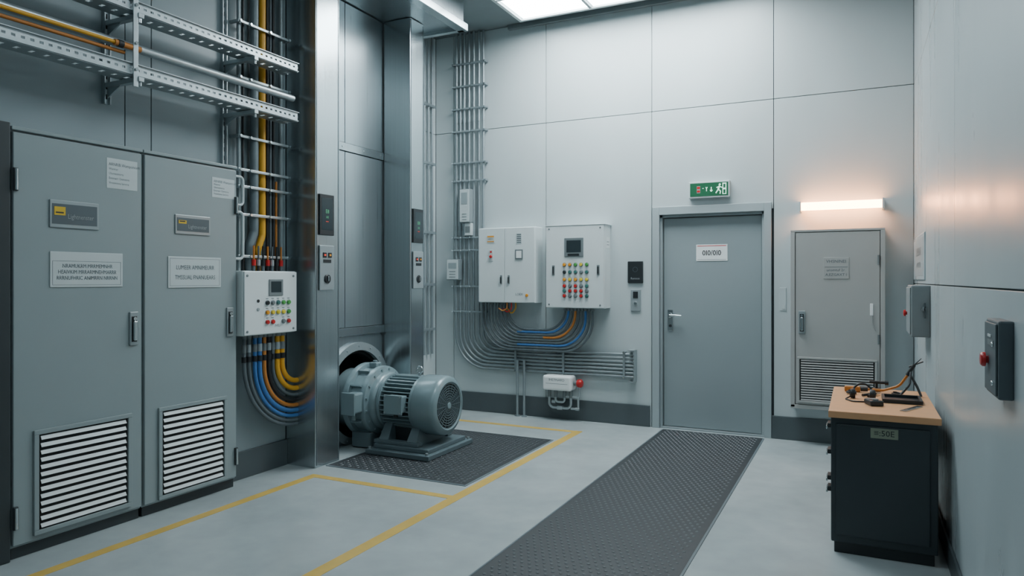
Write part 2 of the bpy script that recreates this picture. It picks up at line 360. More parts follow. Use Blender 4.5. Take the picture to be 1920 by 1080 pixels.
# ------------------------------------------------------------------ cable trays, struts
def tray(zb,hh,y0,y1,x0=-3.90,x1=-3.75):
    g=G(); t=.004
    def lip(x):
        g.box(x-t,x,y0,y1,zb,zb+hh*.40,M_GALV); g.box(x-t,x,y0,y1,zb+hh*.60,zb+hh,M_GALV)
        y=y0
        while y<y1: g.box(x-t,x,y,y+.025,zb+hh*.40,zb+hh*.60,M_GALV); y+=.045
    lip(x1); lip(x0)
    g.box(x1-.0,x1+.014,y0,y1,zb+hh-.004,zb+hh,M_GALV); g.box(x1,x1+.010,y0,y1,zb,zb+.004,M_GALV)
    g.box(x0,x0+.055,y0,y1,zb-.004,zb,M_GALV); g.box(x1-.055,x1,y0,y1,zb-.004,zb,M_GALV)
    y=y0
    while y<y1-.03: g.box(x0+.055,x1-.055,y,y+.05,zb-.004,zb,M_GALV); y+=.075
    g.box(x0,x1,y1-.004,y1,zb,zb+hh,M_GALV)
    obj(g,'cable_tray',label='perforated galvanised steel cable tray on wall struts',category='cable tray',group='overhead cable trays')
tray(2.630,.066,.4,4.03); tray(2.998,.062,.4,4.03)
g=G(); g.cyl((-3.80,.4,2.805),(-3.80,4.03,2.805),.025,M_GALV); obj(g,'conduit_pipe',label='horizontal galvanised pipe between cable trays',category='pipe')
for k,(x,z) in enumerate(((-3.745,2.785),(-3.775,2.750))):
    g=G(); g.tube([(x,.4,z-.005*k),(x,1.2,z+.006*(1-k)),(x,1.9,z-.004),(x,2.66,z+.002)],.011,M_CORG if k else M_CYEL,8)
    if not k: g.cyl((x,2.58,z),(x,2.74,z),.017,M_CORG,14); g.cyl((x,2.60,z),(x,2.63,z),.021,M_CBLK,14)
    obj(g,'power_cable',label='orange power cable running along the cable tray',category='cable')
def strut(y,z0,z1,arms):
    g=G(); g.box(LX,LX+.012,y-.02,y+.02,z0,z1,M_GALV); g.box(LX+.012,LX+.03,y-.02,y-.014,z0,z1,M_GALV); g.box(LX+.012,LX+.03,y+.014,y+.02,z0,z1,M_GALV)
    z=z0+.03
    while z<z1-.05: g.box(LX+.012,LX+.0135,y-.007,y+.007,z,z+.03,M_BLACK); z+=.06
    for zz in arms: g.box(LX+.03,-3.72,y-.018,y+.018,zz-.03,zz-.002,M_GALV,.003); g.add([(LX+.03,y-.004,zz-.03),(-3.9,y-.004,zz-.03),(LX+.03,y-.004,zz-.09),(LX+.03,y+.004,zz-.03),(-3.9,y+.004,zz-.03),(LX+.03,y+.004,zz-.09)],[(0,1,2),(3,5,4),(0,3,4,1),(1,4,5,2),(2,5,3,0)],M_GALV); g.cyl((-3.735,y,zz-.03),(-3.735,y,zz-.055),.010,M_CHROME,8)
    obj(g,'wall_strut',label='slotted galvanised wall strut carrying cable trays',category='strut',group='tray wall struts')
strut(2.73,2.50,3.88,(2.625,2.993)); strut(1.5,2.50,3.88,(2.625,2.993)); strut(3.60,2.27,3.88,(2.625,2.993))
for y in (2.70,1.45):
    g=G(); g.box(-3.735,-3.727,y-.016,y+.016,2.56,3.89,M_GALV,.003)
    for z in (2.66,2.81,3.03,3.3,3.6): g.cyl((-3.728,y,z),(-3.717,y,z),.010,M_CHROME,8)
    obj(g,'hanger_bar',label='galvanised hanger bar holding cable trays',category='hanger',group='tray hanger bars')
def riser(y,r,m,z0,z1,label,x=-4.0,jog=None):
    pts=[(x,y,z1)]
    if jog: pts+=[(x,y,jog[0]),(x,jog[2],jog[1])] ; y=jog[2]
    pts+=[(x,y,z0)]
    g=G(); g.tube(fil(pts,.06) if jog else pts,r,m,14); return obj(g,'riser_cable',label=label,category='cable',group='vertical risers over the control box')
ZB=1.515
riser(3.845,.032,M_PIPE,ZB,3.895,'thick grey riser pipe on the wall',jog=(1.80,1.70,3.80))
riser(3.925,.025,M_CYEL,ZB,3.895,'thick yellow riser cable on the wall',jog=(1.78,1.66,3.875))
riser(3.975,.011,M_CBLK,ZB,3.895,'thin black riser cable on the wall')
riser(4.005,.011,M_CGRY,ZB,3.895,'thin grey riser cable on the wall')
riser(4.035,.011,M_CBLK,ZB,3.895,'thin black riser cable on the wall')
riser(4.065,.009,M_CORG,ZB,2.2,'thin orange riser cable on the wall')
riser(4.115,.02,M_CONC,ZB,3.895,'grey riser conduit on the wall')
riser(3.70,.014,M_CONC,ZB,3.895,'thin grey riser conduit on the wall')
riser(3.74,.010,M_CBLK,ZB,3.895,'thin black riser cable on the wall')
for z in (3.3,2.9,2.48,2.24,2.12,1.92,1.62):
    g=G(); g.box(-3.966,-3.956,3.66,4.17,z-.010,z+.010,M_GALV,.003)
    for y in (3.675,3.77,3.96,4.155): g.cyl((-3.957,y,z),(-3.944,y,z),.010,M_CHROME,8)
    g.box(-4.05,-3.966,3.662,3.682,z-.01,z+.01,M_GALV); g.box(-4.05,-3.966,4.148,4.168,z-.01,z+.01,M_GALV)
    obj(g,'clamp_bar',label='galvanised clamp bar holding riser cables',category='clamp',group='riser clamp bars')
for k in range(7):
    y=3.80+.045*k; g=G(); g.cyl((-3.955,y,1.515),(-3.955,y,1.60),.011,M_CBLK if k%2 else M_CGRY,10); g.cyl((-3.955,y,1.555),(-3.955,y,1.60),.015,[M_RED,M_GALV,M_CBLK][k%3],10); g.cyl((-3.955,y,1.60),(-3.955,y,1.70),.007,[M_CORG,M_CGRY,M_CBLK][k%3],8)
    obj(g,'cable_gland',label='small cable gland with coloured collar atop control box',category='cable gland',group='cable glands')
for k,(zt,zb) in enumerate(((2.18,1.98),(1.93,1.60))):
    g=G(); g.tube(fil([(-3.93,3.606,zt),(-3.93,3.675,zt),(-3.93,3.675,zb),(-3.93,3.606,zb)],.03),.010,M_LABEL,10)
    obj(g,'conduit_loop',label='pale bent conduit loop beside the cabinet',category='pipe',group='conduit loops')
low=[(3.69,.335,M_CGRY,.013),(3.735,.365,M_CGRY,.013),(3.79,.40,M_CBLU,.014),(3.835,.44,M_CBLU,.017),(3.88,.48,M_CORG,.015),(3.925,.52,M_CBLK,.015),(3.965,.56,M_CGRY,.013),(4.01,.61,M_CYEL,.019),(4.06,.67,M_CYEL,.019)]
for i,(y,z,m,r) in enumerate(low):
    g=G(); x=-3.935
    R=(4.216-y)*1.02
    g.tube(fil([(x,y,1.055),(x,y,z),(x,4.2205,z)],R,14),r,m,12)
    g.cyl((x,y,1.03),(x,y,1.055),r*1.5,M_GREYB,12); g.cyl((x,y,.93),(x,y,.985),r*1.2,M_GALV if i%2 else M_GREYB,12); g.cyl((x,y,.86),(x,y,.90),r*1.3,M_CBLK,12)
    cn={M_CGRY:'grey',M_CBLK:'black',M_CBLU:'blue',M_CORG:'orange',M_CYEL:'yellow'}[m]
    obj(g,'curved_cable',label=cn+' cable curving from control box into steel column',category='cable',group='cables under the control box')

# ------------------------------------------------------------------ lift
def column(y0,y1,label):
    e=thing('steel_column',(-3.9,(y0+y1)/2,0),label,'column','brushed steel columns')
    g=G(); g.box(LX+.002,-3.75,y0,y1,0,3.895,M_STEEL,.005); g.box(-3.75,-3.747,y0+.012,y0+.016,.02,3.88,M_PIPE); g.box(-3.75,-3.747,y1-.016,y1-.012,.02,3.88,M_PIPE); obj(g,'column_shaft',e)
    F=FL(-3.747); a0=y0+.035;a1=a0+.165
    g=G(F); g.box(a0,a1,1.80,2.12,0,.012,M_DK,.004); g.box(a0+.02,a1-.02,1.84,2.09,.012,.013,M_SCRN); g.text('E8',.042,(a0+a1)/2,1.985,.0145,E_DIG); g.text('HI',.03,(a0+a1)/2,1.94,.0145,E_DIG); g.box((a0+a1)/2-.015,(a0+a1)/2+.015,1.905,1.909,.013,.0145,E_REDL); obj(g,'floor_display',e,label='dark floor display with green characters')
    g=G(F); g.box(a0,a1,1.37,1.72,0,.012,M_PLATE,.004); c=(a0+a1)/2
    p=obj(g,'call_panel',e)
    for dx in (-.03,.03):
        g=G(F); g.box(c+dx-.02,c+dx+.02,1.625,1.665,.012,.018,M_DK,.003); g.box(c+dx-.010,c+dx+.010,1.638,1.652,.018,.019,E_REDL if dx<0 else M_AMB); obj(g,'call_button',p)
    g=G(F); g.box(c-.045,c+.045,1.585,1.61,.012,.014,M_DK); obj(g,'indicator_strip',p)
    g=G(F); g.lathe((c,1.46,.012),(0,0,1),[(.036,0),(.036,.006),(.028,.01)],M_DK,24); g.box(c-.006,c+.006,1.44,1.48,.022,.03,M_CHROME,.003); obj(g,'key_switch',p)
column(4.22,4.50,'brushed steel column with floor display and call panel')
column(5.50,5.73,'brushed steel column beyond the lift door with call panel')
e=thing('lift_door',(-4.06,5.0,.95),'tall brushed steel lift door between two steel columns','door')
F=FL(-4.06)
g=G(F); g.box(4.50,4.942,1.03,2.58,-.03,0,M_STEELD,.0015); obj(g,'door_panel',e)
g=G(F); g.box(4.950,5.497,1.03,2.58,-.03,0,M_STEELD,.0015); obj(g,'door_panel',e)
g=G(F); g.box(4.50,4.942,2.66,3.89,-.03,0,M_STEELD,.0015); g.box(4.950,5.497,2.66,3.89,-.03,0,M_STEELD,.0015); obj(g,'transom_panel',e)
g=G(F); g.box(4.50,5.497,2.585,2.655,-.03,.012,M_STEEL,.002)
for a in (4.6,4.9,5.2,5.45): g.knob(a,2.62,.012,.008,.004,M_CHROME,10)
obj(g,'header_rail',e)
g=G(F); g.box(4.50,5.497,.955,1.025,-.03,.02,M_STEEL,.002); obj(g,'door_sill',e)
g=G(F); cy,cz,R=5.10,.43,.40; N=64
def sq(q):
    x,y=math.cos(q),math.sin(q)
    ax0,ax1,ay0,ay1=4.50-cy,5.497-cy,0.0-cz,.95-cz
    t=min((ax1/x if x>1e-9 else 9),(ax0/x if x<-1e-9 else 9),(ay1/y if y>1e-9 else 9),(ay0/y if y<-1e-9 else 9))
    return x*t,y*t
vs=[];fs=[]
for i in range(N):
    q=2*math.pi*i/N; X,Y=sq(q); x,y=R*math.cos(q),R*math.sin(q)
    vs+=[(cy+X,cz+Y,0),(cy+x,cz+y,0),(cy+x,cz+y,-.25)]
for i in range(N):
    j=(i+1)%N; fs+=[(3*i,3*j,3*j+1,3*i+1),(3*i+1,3*j+1,3*j+2,3*i+2)]
g.add(vs,fs,M_STEELD); g.ring((cy,cz,0),(0,0,1),R-.01,R+.06,-.005,.035,M_PLATE)
g.lathe((cy,cz,-.25),(0,0,1),[(R+.01,0),(R+.01,-.01)],M_BLACK,48); g.ring((cy,cz,-.25),(0,0,1),R-.04,R+.002,0,.24,M_BLACK,48)
for i in range(16):
    q=2*math.pi*i/16; g.knob(cy+(R+.028)*math.cos(q),cz+(R+.028)*math.sin(q),.035,.009,.006,M_PLATE,8)
obj(g,'machine_housing',e,label='brushed steel housing plate with round bolted opening')

# ------------------------------------------------------------------ electric motor
MY,MZ=5.10,.395
z0=.0095
e=thing('electric_motor',(-3.5,MY,z0),'blue-grey finned electric motor bolted on a stepped base','motor')
ax=(1,0,0); O=(0,MY,MZ)
g=G()
g.box(-3.68,-3.06,4.74,5.46,z0,.05,M_MOTB,.006); g.box(-3.64,-3.10,4.80,5.40,.05,.085,M_MOTB,.006)
for x in (-3.65,-3.09):
    for y in (4.765,5.43): g.cyl((x,y,.05),(x,y,.068),.012,M_PLATE,6)
base=obj(g,'motor_base',e)
g=G()
for x in (-3.58,-3.30):
    g.add([(x-.05,4.84,.085),(x+.05,4.84,.085),(x+.05,5.36,.085),(x-.05,5.36,.085),(x-.035,4.95,.26),(x+.035,4.95,.26),(x+.035,5.25,.26),(x-.035,5.25,.26)],[(0,3,2,1),(4,5,6,7),(0,1,5,4),(1,2,6,5),(2,3,7,6),(3,0,4,7)],M_MOTB)
g.box(-3.66,-3.22,4.83,4.90,.085,.115,M_MOTB,.005); g.box(-3.66,-3.22,5.30,5.37,.085,.115,M_MOTB,.005)
g.box(-3.60,-3.28,4.97,5.23,.085,.2,M_MOTD)
obj(g,'motor_feet',e)
g=G(); g.lathe(O,ax,[(.180,-3.66),(.185,-3.3)],M_MOTD,48)
for i in range(36):
    q=2*math.pi*i/36
    X=Matrix.Translation((0,MY,MZ))@Matrix.Rotation(q,4,'X')
    g.box(-3.635,-3.315,-.004,.004,.175,.230,M_MOT,0,X)
g.lathe(O,ax,[(.19,-3.67),(.236,-3.665),(.24,-3.635),(.19,-3.63)],M_MOT,48); g.lathe(O,ax,[(.19,-3.345),(.238,-3.34),(.242,-3.31),(.19,-3.305)],M_MOT,48)
g.box(-3.60,-3.36,MY-.05,MY+.05,MZ+.19,MZ+.236,M_MOT,.005)
obj(g,'finned_housing',e)
g=G(); g.lathe(O,ax,[(.19,-3.315),(.243,-3.312),(.25,-3.30),(.252,-3.14),(.250,-3.12),(.242,-3.10),(.228,-3.087),(.200,-3.08),(.190,-3.088)],M_MOT,64,False)
c=obj(g,'fan_cover',e)
g=G(); g.lathe(O,ax,[(.193,-3.100),(.193,-3.096)],M_BLACK,48)
for k in range(8): r=.040+.021*k; g.ring(O,ax,r-.004,r+.004,-3.092,-3.087,M_MOTB,48)
g.lathe(O,ax,[(.028,-3.092),(.028,-3.083),(.02,-3.080)],M_MOT,24)
for i in range(20):
    X=Matrix.Translation((0,MY,MZ))@Matrix.Rotation(2*math.pi*i/20,4,'X'); g.box(-3.092,-3.087,-.003,.003,.025,.19,M_MOTB,0,X)
obj(g,'fan_grille',e,label='round slotted fan grille')
g=G(); g.lathe(O,ax,[(.20,-3.665),(.235,-3.68),(.25,-3.70),(.25,-3.73),(.295,-3.745),(.30,-3.76),(.30,-3.79),(.285,-3.80),(.285,-3.90),(.315,-3.91),(.32,-3.925),(.32,-3.96),(.30,-3.975),(.26,-3.985),(.26,-4.12)],M_MOT,64)
for i in range(16):
    q=2*math.pi*(i+.5)/16; y,z=MY+.272*math.cos(q),MZ+.272*math.sin(q); g.cyl((-3.748,y,z),(-3.728,y,z),.011,M_MOT,6)
for i in range(12):
    X=Matrix.Translation((0,MY,MZ))@Matrix.Rotation(2*math.pi*i/12,4,'X'); g.box(-3.905,-3.795,-.008,.008,.28,.315,M_MOT,.003,X)
g.box(-3.95,-3.75,MY-.2,MY+.2,z0,.14,M_MOTB,.01)
gb=obj(g,'gearbox_housing',e)
g=G(); g.box(-3.88,-3.76,MY-.40,MY-.26,.33,.50,M_MOT,.015); g.box(-3.89,-3.75,MY-.415,MY-.40,.32,.51,M_MOT,.006); g.cyl((-3.82,MY-.34,.33),(-3.82,MY-.34,.27),.022,M_MOT,14); obj(g,'brake_box',e)
g=G(); g.box(-3.53,-3.37,MY-.285,MY-.20,.35,.49,M_MOT,.01); g.box(-3.54,-3.36,MY-.30,MY-.285,.34,.50,M_MOT,.005)
for x in (-3.525,-3.375):
    for z in (.355,.485): g.cyl((x,MY-.30,z),(x,MY-.305,z),.006,M_PLATE,8)
g.cyl((-3.45,MY-.25,.35),(-3.45,MY-.25,.31),.018,M_DK,12); obj(g,'junction_box',e)
g=G(); g.cyl((-3.38,MY,MZ+.236),(-3.38,MY,MZ+.26),.014,M_CHROME,12)
g.tube([(-3.38+.028*math.sin(q),MY,MZ+.285-.028*math.cos(q)) for q in [2*math.pi*k/20 for k in range(18)]],.008,M_CHROME,8); obj(g,'lifting_eye',e,label='chrome lifting eye')
g=G(); g.box(-3.88,-3.80,MY-.05,MY+.03,MZ+.28,MZ+.33,M_MOT,.01); g.cyl((-3.84,MY-.01,MZ+.33),(-3.84,MY-.01,MZ+.345),.02,M_MOT,14); obj(g,'inspection_cover',e)

# ------------------------------------------------------------------ back wall conduits
cols=[-4.04,-3.99,-3.94,-3.88,-3.82,-3.755,-3.70]
for i,x in enumerate(cols):
    z=.485+.037*i; R=.36-.03*i
    g=G(); g.tube(fil([(x,6.84,H-.003),(x,6.84,z),(-2.01,6.84,z)],R,12),.014,M_GALVD,10)
    for zz in (3.2,2.0): g.cyl((x,6.84,zz),(x,6.84,zz+.05),.018,M_GALVD,10)
    obj(g,'conduit',label='galvanised conduit bending along the wall base',category='conduit',group='bent wall conduits')
for z in (3.85,3.6,3.35,3.1,2.75,2.55,1.92,1.78,1.38,1.1):
    g=G(FB(BY)); g.box(-4.09,-3.66,z-.010,z+.010,.055,.065,M_GALVD,.003)
    for a in (-4.075,-3.965,-3.85,-3.675): g.cyl((a,z,.064),(a,z,.078),.009,M_CHROME,8)
    g.box(-4.088,-4.07,z-.01,z+.01,-.002,.056,M_GALVD); g.box(-3.68,-3.662,z-.01,z+.01,-.002,.056,M_GALVD)
    obj(g,'conduit_clamp',label='galvanised clamp bar across wall conduits',category='clamp',group='wall conduit clamps')
for x in (-3.30,-2.75,-2.10):
    g=G(FB(BY)); g.box(x-.012,x+.012,.475,.74,.055,.066,M_GALVD,.003)
    for z in (.482,.73): g.box(x-.01,x+.01,z-.006,z+.006,-.002,.056,M_GALVD); g.cyl((x,z,.065),(x,z,.08),.009,M_CHROME,8)
    obj(g,'conduit_clamp',label='galvanised clamp strip on horizontal conduits',category='clamp',group='horizontal conduit clamps')
g=G(FB(BY)); g.box(-2.03,-1.985,.435,.755,.0,.004,M_GALV); g.box(-2.0,-1.985,.435,.755,-.002,.09,M_GALV,.004); g.box(-2.05,-1.985,.435,.445,0,.09,M_GALV); g.box(-2.05,-1.985,.745,.755,0,.09,M_GALV)
for i in range(7): g.knob(-1.9925,.485+.037*i,.09,.007,.006,M_CHROME,8)
obj(g,'end_bracket',label='galvanised end bracket closing the horizontal conduits',category='bracket')
for x in (-3.27,-3.19):
    g=G(); g.cyl((x,6.805,.0),(x,6.805,.60),.014,M_GALVD,12); g.cyl((x,6.805,.0),(x,6.805,.012),.03,M_GALVD,12); obj(g,'conduit',label='short vertical conduit running down to the floor',category='conduit',group='short floor conduits')
for y in (6.60,6.68,6.76):
    g=G(); g.cyl((-4.31,y,.62),(-4.31,y,4.19),.012,M_GALVD,10); obj(g,'conduit',label='vertical galvanised conduit in the wall corner',category='conduit',group='corner conduits')
for z in (3.4,2.75,1.98,1.4,.9):
    g=G(FL(LX2)); g.box(6.56,6.80,z-.015,z+.015,.043,.053,M_GALVD,.003); g.box(6.56,6.575,z-.01,z+.01,-.002,.043,M_GALVD); g.box(6.785,6.80,z-.01,z+.01,-.002,.043,M_GALVD)
    obj(g,'conduit_clamp',label='clamp bar on corner conduits',category='clamp',group='corner conduit clamps')
for (a0,a1,b0,b1) in ((-3.955,-3.82,2.08,2.45),(-4.12,-3.96,1.45,1.68)):
    e=thing('junction_box',((a0+a1)/2,6.77,b0),'small pale grey junction box on wall conduits','junction box','small junction boxes')
    F=FB(6.80); g=G(F); g.box(a0,a1,b0,b1,-.025,.05,M_SWL,.006); obj(g,'box_body',e)
    g=G(F); g.box(a0+.008,a1-.008,b0+.008,b1-.008,.05,.056,M_LABEL,.003); g.box(a0+.03,a1-.03,b0+(b1-b0)*.55,b1-.04,.056,.058,M_PLATE)
    for k in range(3): g.box(a0+.04,a1-.04,b0+.03+k*.03,b0+.037+k*.03,.056,.058,M_GREYB)
    obj(g,'box_lid',e)
g=G(FB(6.815)); g.box(-3.90,-3.82,1.94,2.078,-.01,.045,M_LABEL,.005); g.box(-3.89,-3.83,1.97,2.04,.045,.048,M_GREYB,.002); obj(g,'cable_gland_box',label='small grey gland box under the junction box',category='junction box')

# ------------------------------------------------------------------ wall control boxes
F=FB(6.68)
e=thing('control_box',(-3.34,6.78,1.21),'white two-door wall control box with indicator and red button','control box')
g=G(F); g.box(-3.676,-3.009,1.21,2.005,-.1995,-.018,M_BOXW,.005); obj(g,'box_body',e)
g=G(F); g.box(-3.672,-3.365,1.215,2.0,-.016,0,M_BOXW,.004); d1=obj(g,'box_door',e)
g=G(F); g.box(-3.361,-3.013,1.215,2.0,-.016,0,M_BOXW,.004); d2=obj(g,'box_door',e)
g=G(F); g.box(-3.57,-3.48,1.845,1.925,0,.003,M_LABEL); g.box(-3.565,-3.485,1.905,1.92,.003,.004,M_AMB); g.box(-3.565,-3.485,1.855,1.865,.003,.004,M_AMB); g.text('HE01',.028,-3.525,1.885,.0045,M_INKD); obj(g,'small_label',d1,label='small label with orange bands')
g=G(F); g.box(-3.545,-3.495,1.65,1.77,0,.006,M_LABEL,.003); g.knob(-3.52,1.70,.006,.016,.014,M_RED); g.box(-3.53,-3.51,1.74,1.76,.006,.008,M_RED); obj(g,'push_button',d1,label='red push button on pale plate')
g=G(F); g.box(-3.22,-3.16,1.83,1.94,0,.003,M_LABEL)
for k in range(5): g.box(-3.215,-3.165,1.84+k*.02,1.85+k*.02,.003,.004,M_INK)
obj(g,'small_label',d2)
g=G(F); g.box(-3.235,-3.145,1.665,1.77,0,.008,M_GREYB,.003); g.box(-3.22,-3.16,1.68,1.755,.008,.010,M_WHITE); obj(g,'meter_window',d2)
for a,d in ((-3.40,d1),(-3.31,d2)):
    g=G(F); g.box(a-.012,a+.012,1.41,1.50,0,.006,M_GREYB,.003); g.box(a-.006,a+.006,1.42,1.48,.006,.02,M_DK,.002); obj(g,'handle',d)
g=G(F); g.text('LOEX',.035,-3.19,1.30,.001,M_INK); obj(g,'printed_text',d2)
g=G(F); g.knob(-3.10,1.29,0,.016,.01,M_AMB); obj(g,'push_button',d2)

e=thing('control_box',(-2.57,6.78,1.165),'white wall control box with screen and rows of coloured buttons','control box')
g=G(F); g.box(-2.888,-2.258,1.165,2.005,-.1995,-.018,M_BOXW,.005); g.box(-2.9,-2.246,2.0,2.008,-.198,.004,M_BOXW,.002); obj(g,'box_body',e)
g=G(F); g.box(-2.884,-2.262,1.17,2.0,-.016,0,M_BOXW,.004); d=obj(g,'box_door',e)
g=G(F); g.box(-2.68,-2.475,1.685,1.875,0,.008,M_GREYB,.004); g.box(-2.655,-2.50,1.73,1.85,.008,.0095,M_SCRN); g.box(-2.64,-2.52,1.695,1.715,.008,.012,M_DK); obj(g,'display_screen',d)
grid=[(1.605,[M_AMB,M_AMB,M_GRN,M_YELB,M_GRN]),(1.53,[M_DK,M_TEAL,M_TEAL,M_GREYB,M_TEAL]),(1.455,[M_AMB,M_YELB,M_AMB,M_YELB,M_YELB]),(1.39,[M_RED,M_GREYB,M_RED,M_GREYB,M_TEAL]),(1.34,[M_TEAL,M_RED,M_RED,M_RED,M_GREYB]),(1.29,[M_RED,M_GREYB,M_GREYB,M_RED,M_TEAL])]
for bz,ms in grid:
    for i,m in enumerate(ms):
        a=-2.68+i*.06; g=G(F); g.lathe((a,bz,0),(0,0,1),[(.021,0),(.021,.004),(.016,.004)],M_GREYB,14); g.knob(a,bz,.004,.016,.012,m,14)
        obj(g,'push_button',d)
for a in (-2.80,-2.32):
    g=G(F); g.box(a-.014,a+.014,1.50,1.60,0,.006,M_GREYB,.003); g.box(a-.006,a+.006,1.515,1.585,.006,.018,M_DK,.002); obj(g,'handle',d)
for a,bz in ((-2.85,1.20),(-2.30,1.20),(-2.85,1.97),(-2.30,1.97)):
    g=G(F); g.knob(a,bz,0,.009,.004,M_GREYB,12); obj(g,'screw',d)
g=G(FL(-2.258)); g.box(6.74,6.84,1.77,1.88,0,.002,M_WHITE); g.box(6.755,6.825,1.80,1.805,.002,.0025,M_INK); g.box(6.755,6.825,1.83,1.835,.002,.0025,M_INK); obj(g,'sticker',e)

cabc=[(M_CGRY,'grey'),(M_CGRY,'grey'),(M_CBLU,'blue'),(M_CGRY,'grey'),(M_CGRY,'grey'),(M_CORG,'orange'),(M_CGRY,'grey'),(M_CBLU,'blue'),(M_CGRY,'grey')]
for i,(m,cn) in enumerate(cabc):
    x0=-3.665+.038*i; x1=-2.41-.037*i; z=.715+.027*i; y=6.765
    zt1=1.2105; zt2=1.1655; R=.32-.012*i
    g=G(); pts=fil([(x0,y,zt1),(x0,y,z),(x1,y,z),(x1,y,zt2)],R,12)
    if cn!='grey':
        k=len(pts)//2; q=-3.25 if cn=='blue' else -2.95
        g.tube(pts[:k]+[Vector((q,y,z))],.0125,M_CGRY,10); g.tube([Vector((q,y,z))]+pts[k:],.0132,m,10)
    else: g.tube(pts,.0125,m,10)
    g.cyl((x1,y,zt2-.03),(x1,y,zt2),.017,M_GREYB,10); g.cyl((x0,y,zt1-.025),(x0,y,zt1),.017,M_GREYB,10)
    obj(g,'looped_cable',label=cn+' cable looping between the two white control boxes',category='cable',group='looped cables under control boxes')
for i in range(3):
    g=G(); y=6.70+.022*i; a=-3.34+.04*i
    g.tube(fil([(a,y,1.211),(a,y,1.15),(a-.05,y,1.12-.02*i),(a-.10,y,1.15)],.03),.007,[M_CORG,M_RED,M_CYEL][i],8)
    obj(g,'short_cable',label='short coloured lead hanging under control box',category='cable',group='short leads')

# valve unit
F=FB(6.86)
e=thing('valve_unit',(-2.75,6.82,.1),'rounded white unit with red end knob and small pipes near floor','valve unit')
g=G(F); g.box(-2.94,-2.62,.315,.468,.0,.15,M_WHITE,.025,seg=4); g.text('IHE7INARD',.035,-2.78,.425,.1508,M_INK); g.box(-2.9,-2.66,.385,.388,.15,.1508,M_INK); g.box(-2.85,-2.70,.33,.46,-.022,.02,M_GREYB); obj(g,'unit_body',e)
g=G(F); g.cyl((-2.62,.395,.075),(-2.58,.395,.075),.025,M_GREYB,14); g.lathe((-2.58,.395,.075),(1,0,0),[(.035,0),(.042,.01),(.042,.04),(.03,.055)],M_RED,20); obj(g,'red_knob',e,label='red round knob')
g=G(F)
for a in (-2.89,-2.82,-2.72,-2.65): g.cyl((a,.335,.075),(a,.24,.075),.020,M_GREYB,12)
g.tube(fil([(-2.89,.25,.075),(-2.89,.13,.075),(-2.65,.13,.075),(-2.65,.25,.075)],.05),.014,M_GALV); g.tube(fil([(-2.82,.25,.075),(-2.82,.19,.075),(-2.72,.19,.075),(-2.72,.25,.075)],.03),.012,M_GALV)
g.tube(fil([(-2.72,.25,.075),(-2.60,.25,.075),(-2.56,.25,.075),(-2.56,.36,.075)],.03),.012,M_GALV); g.cyl((-2.80,.13,.075),(-2.74,.13,.075),.022,M_GALV,12); g.cyl((-2.60,.13,.075),(-2.56,.13,.075),.016,M_GALV,12); g.cyl((-2.65,.13,.075),(-2.57,.13,.075),.012,M_GALV,12)
g.cyl((-2.86,.19,.075),(-2.82,.19,.075),.016,M_GALV,12); g.cyl((-2.57,.13,.075),(-2.57,.25,.075),.011,M_GALV,10)
g.cyl((-2.77,.13,.075),(-2.77,.13,-.0),.010,M_GALV,10)
obj(g,'unit_pipes',e)

F=FB(BY)
e=thing('card_reader',(-2.0,6.87,1.42),'black card reader on grey wall panel','card reader')
g=G(F); g.box(-2.075,-1.92,1.42,1.637,-.002,.02,M_DK,.006); obj(g,'reader_body',e)
g=G(F); g.ring((-1.997,1.555,.02),(0,0,1),.022,.025,0,.001,M_SWB,24); g.text('Renoce',.03,-1.997,1.465,.0215,M_INKL); obj(g,'reader_print',e)
e=thing('key_switch_plate',(-1.99,6.87,1.14),'small steel key switch plate below card reader','switch')
g=G(F); g.box(-2.045,-1.945,1.14,1.355,-.002,.014,M_PLATE,.004); obj(g,'switch_plate',e)
g=G(F); g.box(-2.02,-1.97,1.27,1.335,.014,.018,M_DK,.003); obj(g,'rocker',e)
g=G(F); g.knob(-1.995,1.22,.014,.016,.01,M_CHROME); obj(g,'key_lock',e)
e=thing('light_switch',(-.62,6.87,1.18),'pale light switch plate beside the door','switch')
g=G(F); g.box(-.648,-.592,1.17,1.38,-.002,.005,M_WALL,.002); obj(g,'switch_plate',e)
g=G(F); g.box(-.625,-.603,1.185,1.225,.005,.008,M_LABEL,.002); obj(g,'switch_rocker',e)

# exit sign
e=thing('exit_sign',(-1.27,6.85,2.23),'green illuminated exit sign with running figure over door','sign')
g=G(F); g.box(-1.462,-1.082,2.228,2.385,-.002,.05,M_LABEL,.005); obj(g,'sign_housing',e)
g=G(F); g.box(-1.448,-1.096,2.245,2.37,.05,.053,E_GREEN)
g.box(-1.385,-1.352,2.275,2.342,.053,.054,M_INKL); g.box(-1.383,-1.354,2.283,2.302,.054,.055,M_RED); g.box(-1.383,-1.354,2.315,2.336,.054,.055,M_RED)
def bar(a0,b0,a1,b1,w,m,z=.0535):
    dx,dy=a1-a0,b1-b0; L=math.hypot(dx,dy); X=Matrix.Translation(((a0+a1)/2,(b0+b1)/2,z))@Matrix.Rotation(math.atan2(dy,dx),4,'Z'); g.box(-L/2,L/2,-w/2,w/2,-.0004,.0006,m,0,X)
bar(-1.333,2.318,-1.320,2.318,.005,E_EXW)
bar(-1.302,2.33,-1.294,2.316,.006,E_EXW); bar(-1.286,2.33,-1.294,2.316,.006,E_EXW); bar(-1.294,2.316,-1.294,2.29,.006,E_EXW)
bar(-1.250,2.288,-1.250,2.328,.008,E_EXW); bar(-1.262,2.30,-1.250,2.286,.006,E_EXW); bar(-1.238,2.30,-1.250,2.286,.006,E_EXW)
g.knob(-1.172,2.348,.053,.0095,.001,E_EXW,14)
